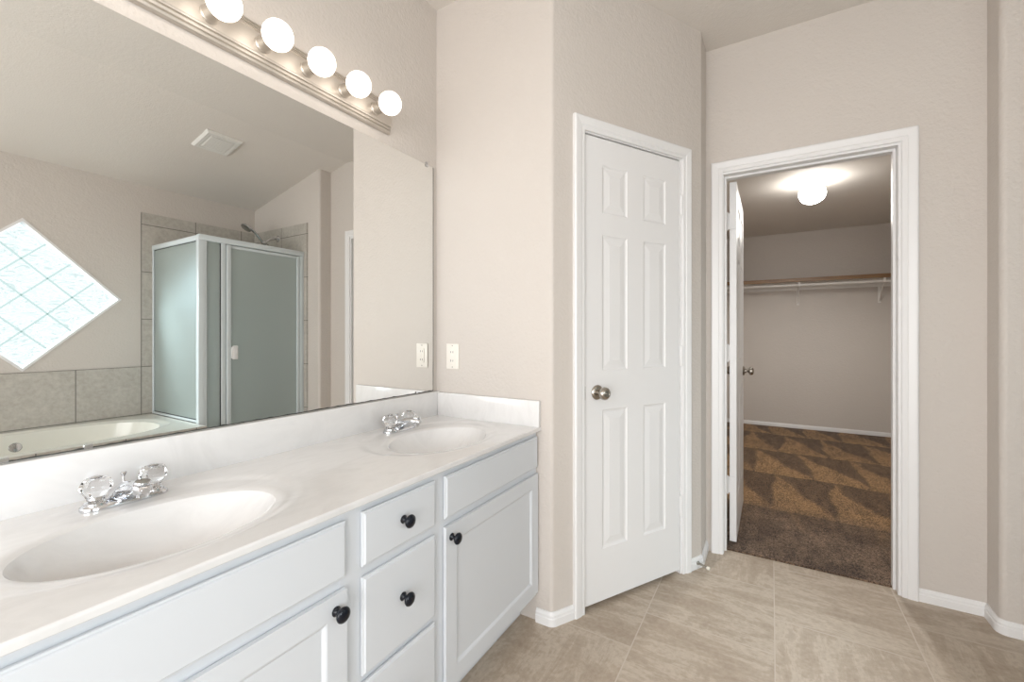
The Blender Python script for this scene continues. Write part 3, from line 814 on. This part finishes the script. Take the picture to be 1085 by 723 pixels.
# ------------------------------------------------------------------ outlet
ou = empty('outlet', (XE, 1.266, 1.076), 0, 'almond GFCI outlet and plate on the wall right of the mirror', 'outlet')
bm = bmesh.new(); box(bm, -.0055, 0, -.036, .036, -.0585, .0585, .003); finish('cover_plate', bm, M_plastic, ou, smooth=35)
bm = bmesh.new(); box(bm, -.0085, -.005, -.0165, .0165, -.0335, .0335, .0012)
for z in (-.004, .005): box(bm, -.0098, -.008, -.0085, .0085, z - .003, z + .003, .0006)
finish('receptacle', bm, M_plastic, ou, smooth=35)
for z in (.020, -.020):
    for y in (-.0062, .0062):
        bm = bmesh.new(); box(bm, -.0089, -.0083, y - .0011, y + .0011, z - .0045, z + .0045); finish('slot', bm, M_slot, ou)
for z in (.049, -.049):
    bm = bmesh.new(); lathe(bm, [(0, 0), (.003, 0), (.0025, .001), (0, .001)], (-.0055, 0, z), (-1, 0, 0), 12); finish('screw', bm, M_dullmetal, ou)

# ------------------------------------------------------------------ door stop
pA = AP(.775)
dstop = empty('door_stop', (pA[0], pA[1], .030), ANG, 'small spring door stop with white rubber tip on the baseboard right of the closed door', 'door stop')
bm = bmesh.new()
lathe(bm, [(0, 0), (.0095, 0), (.0095, .004), (.006, .007), (0, .007)], (0, -.012, 0), (0, -1, 0), 18)
pts = [(0.0048 * cos(t * 2 * pi * 14), -.018 - .048 * t, .0048 * sin(t * 2 * pi * 14)) for t in [k / 168 for k in range(169)]]
tube(bm, pts, .0012, 6); finish('spring', bm, M_dullmetal, dstop, smooth=40)
bm = bmesh.new(); lathe(bm, [(0, 0), (.0065, 0), (.008, .004), (.0075, .012), (.004, .0145), (0, .015)], (0, -.064, 0), (0, -1, 0), 18); finish('tip', bm, M_rubber, dstop, smooth=40)

# ------------------------------------------------------------------ closet contents
cl = empty('ceiling_light', (4.32, -.29, CCH), 0, 'round lit globe ceiling light glowing inside the walk-in closet', 'ceiling light')
bm = bmesh.new(); lathe(bm, [(0, 0), (.075, 0), (.077, -.006), (.070, -.018), (.052, -.026), (.050, -.036), (0, -.036)], (0, 0, 0), (0, 0, 1), 36); finish('base', bm, M_rodwhite, cl, smooth=35)
bm = bmesh.new()
pg = [(.047, -.028), (.052, -.040)] + [(.094 * sin(a), -.108 + .082 * cos(a)) for a in [radians(38 + k * 142 / 16) for k in range(16)]] + [(0, -.190)]
lathe(bm, pg, (0, 0, 0), (0, 0, 1), 48, flute=lambda a: 1 + .012 * cos(16 * a)); finish('globe', bm, M_globe, cl, smooth=True)
sp_ = bpy.data.lights.new('closet_lamp_glow', 'SPOT'); sp_.energy = 50; sp_.color = (1.0, .98, .93); sp_.spot_size = radians(175); sp_.spot_blend = .6; sp_.shadow_soft_size = .09
spo = bpy.data.objects.new('closet_lamp_glow', sp_); COL.objects.link(spo); spo.location = (4.32, -.29, CCH - .30)

sh = empty('closet_shelf', (6.27, -.30, 1.795), 0, 'long closet shelf with stained wood front edge on white brackets', 'shelf')
bm = bmesh.new(); box(bm, -.152, .150, CYR + .30 + .002, CYL + .30 - .002, .018, .038); finish('board', bm, M_rodwhite, sh)
bm = bmesh.new(); box(bm, -.172, -.1525, CYR + .30 + .002, CYL + .30 - .002, 0, .043, .002); finish('front_edge', bm, M_wood, sh)
bm = bmesh.new(); box(bm, .132, .150, CYR + .30 + .002, CYL + .30 - .002, -.072, .018, .001); finish('cleat', bm, M_rodwhite, sh)
for y in (-.286, -1.062, .60):
    yy = y + .30; bm = bmesh.new()
    box(bm, -.150, .1315, yy - .011, yy + .011, .013, .0175)
    box(bm, .1265, .1315, yy - .013, yy + .013, -.26, .013)
    tube(bm, [(.128, yy, -.235), (.04, yy, -.15), (-.04, yy, -.075), (-.10, yy, -.055), (-.125, yy, -.020), (-.13, yy, .015)], .0065, 8)
    hook = [(-.125 + .021 * cos(a) * 1.0, yy, -.033 + .021 * sin(a)) for a in [radians(150 + 20 * k) for k in range(14)]]
    tube(bm, [(-.12 + .020 * cos(a), yy, -.036 + .020 * sin(a)) for a in [radians(180 + 15 * k) for k in range(13)]], .0035, 6)
    box(bm, -.146, -.138, yy - .012, yy + .012, -.05, .04, .001)
    finish('bracket', bm, M_rodwhite, sh)
bm = bmesh.new(); tube(bm, [(0, CYR + .003, 0), (0, CYL - .003, 0)], .0155, 20)
rod = finish('closet_rod', bm, M_rodwhite, None, smooth=40, loc=(6.15, 0, 1.760))
tag(rod, 'white clothes rod running below the stained wood shelf in the closet', 'rod')

# ------------------------------------------------------------------ exhaust vent on the sloping ceiling
sl = math.atan2(CH - 2.44, 1.28)
vt = empty('exhaust_vent', (1.675, -.905, CH - (.905 - .55) * .21875), 0, 'square white exhaust fan cover on the ceiling, seen in the mirror', 'vent')
vt.rotation_euler = (sl, 0, 0)
bm = bmesh.new(); rings = []
for h_, z in ((.125, 0), (.125, -.006), (.112, -.020), (.092, -.020), (.086, -.016)):
    rings.append([bm.verts.new(p) for p in ((-h_, -h_, z), (h_, -h_, z), (h_, h_, z), (-h_, h_, z))])
for A_, B_ in zip(rings, rings[1:]):
    for k in range(4): bm.faces.new((A_[k], A_[(k + 1) % 4], B_[(k + 1) % 4], B_[k]))
bm.faces.new(rings[0]); bm.faces.new(rings[-1]); finish('cover', bm, M_vent, vt)
bm = bmesh.new(); box(bm, -.078, .078, -.078, .078, -.0225, -.0165, .001)
for k in range(9): box(bm, -.070, .070, -.064 + k * .016 - .0015, -.064 + k * .016 + .0015, -.024, -.0222)
finish('grille', bm, M_vent, vt)

# ------------------------------------------------------------------ bathtub in its deck
TBX0, TBX1, TBY0, TBY1, TBZ = .02, 1.5815, YO + .0095, -.86, .500
tub = empty('bathtub', (.81, -1.41, 0), 0, 'cream drop-in bathtub under the diamond window, reflected in the mirror', 'bathtub')
TBO = Vector((.81, -1.41, 0))
bm = bmesh.new(); n = 72; c_ = (.79, -1.36); prev = None
def tubz(i):
    if i >= 1: return TBZ - .012 * sm((1.10 - i) / .10) * 1.0
    return TBZ - .012 - .37 * (1 - i ** 4.5) ** .9
NSr = 96
for r in range(44):
    if r < 22: i = .02 + .98 * (r / 21) ** .55; g = None
    else: g = ((r - 21) / 22)
    ring = []
    for k in range(NSr):
        a = 2 * pi * (k + .5) / NSr; ca = math.copysign(abs(cos(a)) ** .8, cos(a)); sa = math.copysign(abs(sin(a)) ** .8, sin(a))
        dx, dy = .66 * ca, .375 * sa
        if g is None: ring.append((c_[0] + dx * i, c_[1] + dy * i, tubz(i)))
        else:
            ts = []
            if dx > 0: ts.append((TBX1 - c_[0]) / dx)
            if dx < 0: ts.append((TBX0 - c_[0]) / dx)
            if dy > 0: ts.append((TBY1 - c_[1]) / dy)
            if dy < 0: ts.append((TBY0 - c_[1]) / dy)
            t = min(ts); i2 = 1 + (t - 1) * g; ring.append((c_[0] + dx * i2, c_[1] + dy * i2, tubz(min(i2, 2) if (t - 1) * g > 0 else 1)))
    vs = [bm.verts.new(p) for p in ring]
    if prev:
        for k in range(NSr): bm.faces.new((prev[k], prev[(k + 1) % NSr], vs[(k + 1) % NSr], vs[k]))
    else: bm.faces.new(vs)
    prev = vs
for cxy in ((TBX0, TBY0), (TBX1, TBY0), (TBX1, TBY1), (TBX0, TBY1)):
    k = min(range(NSr), key=lambda q: (Vector(cxy) - (prev[q].co.xy + prev[(q + 1) % NSr].co.xy) / 2).length if abs(prev[q].co.x - prev[(q + 1) % NSr].co.x) > 1e-5 and abs(prev[q].co.y - prev[(q + 1) % NSr].co.y) > 1e-5 else 9)
    bm.faces.new((prev[k], prev[(k + 1) % NSr], bm.verts.new((*cxy, TBZ))))
o = finish('tub_shell', bm, M_tub, tub, smooth=45); o.location = -TBO
bm = bmesh.new(); box(bm, TBX0, TBX1, TBY1 - .02, TBY1, .0, TBZ - .001); box(bm, TBX0, TBX0 + .02, TBY0, TBY1 - .02, 0, TBZ - .001); box(bm, TBX1 - .02, TBX1, TBY0, TBY1 - .02, 0, TBZ - .001)
o = finish('tub_apron', bm, M_tile_x, tub); o.location = -TBO
bm = bmesh.new(); lathe(bm, [(0, 0), (.032, 0), (.034, .004), (.028, .010), (0, .012)], (.79, -1.36 - .362, .40), (0, 1, .25), 28); o = finish('overflow_plate', bm, M_chrome, tub, smooth=40); o.location = -TBO

# ------------------------------------------------------------------ shower enclosure
se = empty('shower_enclosure', (2.02, -1.41, 0), 0, 'corner shower enclosure with frosted glass panels and pale metal frame, seen in the mirror', 'shower')
SO = Vector((2.02, -1.41, 0)); SY = -1.0; CZ = .10; SXR = XS - .0085
def SE(o): o.location = -SO; return o
bm = bmesh.new()
box(bm, 1.602, SXR, SY - .045, SY + .035, 0, CZ, .006); box(bm, 1.602, SXR, YO + .010, SY - .045, 0, .04)
SE(finish('shower_base', bm, M_tub, se, smooth=35))
bm = bmesh.new()
box(bm, 1.582, 1.642, SY - .030, SY + .012, CZ, 1.925, .004)                      # corner post
box(bm, 2.405, SXR, SY - .022, SY + .010, CZ, 1.90, .003)                         # wall jamb
box(bm, 1.742, 1.776, SY - .022, SY + .006, CZ + .02, 1.90, .003)                  # strike jamb
box(bm, 1.585, SXR, SY - .028, SY + .014, 1.895, 1.940, .006)                     # header front
box(bm, 1.585, 1.620, YO + .010, SY - .028, 1.895, 1.935, .005)                   # header side
box(bm, 1.588, 1.612, YO + .010, YO + .030, .502, 1.895, .003)                    # rear wall channel
box(bm, 1.586, 1.614, YO + .030, SY - .030, .502, .520, .003)                     # side sill
box(bm, 1.642, SXR, SY - .022, SY + .010, CZ, CZ + .022, .003)                    # front sill
SE(finish('frame', bm, M_alu, se, smooth=35))
bm = bmesh.new()   # dark gaskets around the glass
for z in (.521, 1.891): box(bm, 1.597, 1.603, YO + .030, SY - .030, z - .001, z + .004)
box(bm, 1.597, 1.603, YO + .030, YO + .034, .524, 1.890)
for x in (1.642, 1.738): box(bm, x, x + .004, SY - .012, SY + .002, CZ + .022, 1.894)
SE(finish('gasket', bm, M_slot, se))
bm = bmesh.new(); box(bm, 1.5985, 1.6015, YO + .034, SY - .031, .525, 1.8905); SE(finish('side_panel', bm, M_frost, se))
bm = bmesh.new(); box(bm, 1.646, 1.738, SY - .009, SY - .005, CZ + .0225, 1.8945); SE(finish('narrow_panel', bm, M_frost, se))
bm = bmesh.new(); box(bm, 1.812, 2.378, SY - .008, SY - .004, CZ + .052, 1.868); dp = SE(finish('door_panel', bm, M_frost, se))
bm = bmesh.new()
box(bm, 1.780, 1.812, SY - .018, SY + .014, CZ + .026, 1.890, .003); box(bm, 2.378, 2.401, SY - .016, SY + .008, CZ + .026, 1.890, .003)
box(bm, 1.812, 2.378, SY - .014, SY + .002, 1.868, 1.890, .002); box(bm, 1.812, 2.378, SY - .014, SY + .006, CZ + .026, CZ + .052, .002)
o = finish('door_frame', bm, M_alu, dp, smooth=35)
bm = bmesh.new(); box(bm, 1.822, 1.862, SY + .006, SY + .022, .975, 1.085, .004); box(bm, 1.812, 1.826, SY - .004, SY + .020, .985, 1.075, .002)
o = finish('handle', bm, M_trim, dp, smooth=35)

# shower head on its arm
hd = empty('hand_shower', (SXR, -1.40, 2.105), 0, 'chrome hand shower on a wall arm rising above the shower enclosure', 'shower head')
bm = bmesh.new(); lathe(bm, [(0, 0), (.030, 0), (.028, .006), (.012, .010), (0, .010)], (0, 0, 0), (-1, 0, 0), 24)
tube(bm, [(-.004, 0, 0), (-.05, 0, -.002), (-.085, 0, -.022), (-.115, 0, -.050)], .0085, 14); finish('arm', bm, M_chrome, hd, smooth=45)
bm = bmesh.new(); lathe(bm, [(0, -.02), (.016, -.02), (.019, -.008), (.019, .010), (.015, .022), (0, .022)], (-.135, 0, -.062), (-.8, 0, -.25), 20)
finish('bracket', bm, M_chrome, hd, smooth=40)
bm = bmesh.new()
tube(bm, [(-.125, 0, -.085), (-.15, 0, -.055), (-.20, 0, -.002), (-.245, 0, .040), (-.275, 0, .055)], .012, 14, rs=[.009, .0105, .0115, .013, .017])
lathe(bm, [(0, -.020), (.020, -.018), (.040, -.006), (.047, .004), (.046, .012), (.040, .015), (0, .015)], (-.295, 0, .052), (-.62, 0, -.78), 28)
finish('hand_piece', bm, M_chrome, hd, smooth=45)
bm = bmesh.new(); hp = []
for k in range(31):
    t = k / 30; hp.append((-.122 + .05 * sin(pi * t) - .0 * t + .02 * t, .0 + .12 * sin(pi * t), -.088 - 1.0 * sin(pi * t) + (.0 if t < .5 else .02 * t)))
tube(bm, hp, .0065, 10); finish('hose', bm, M_satin, hd, smooth=45)
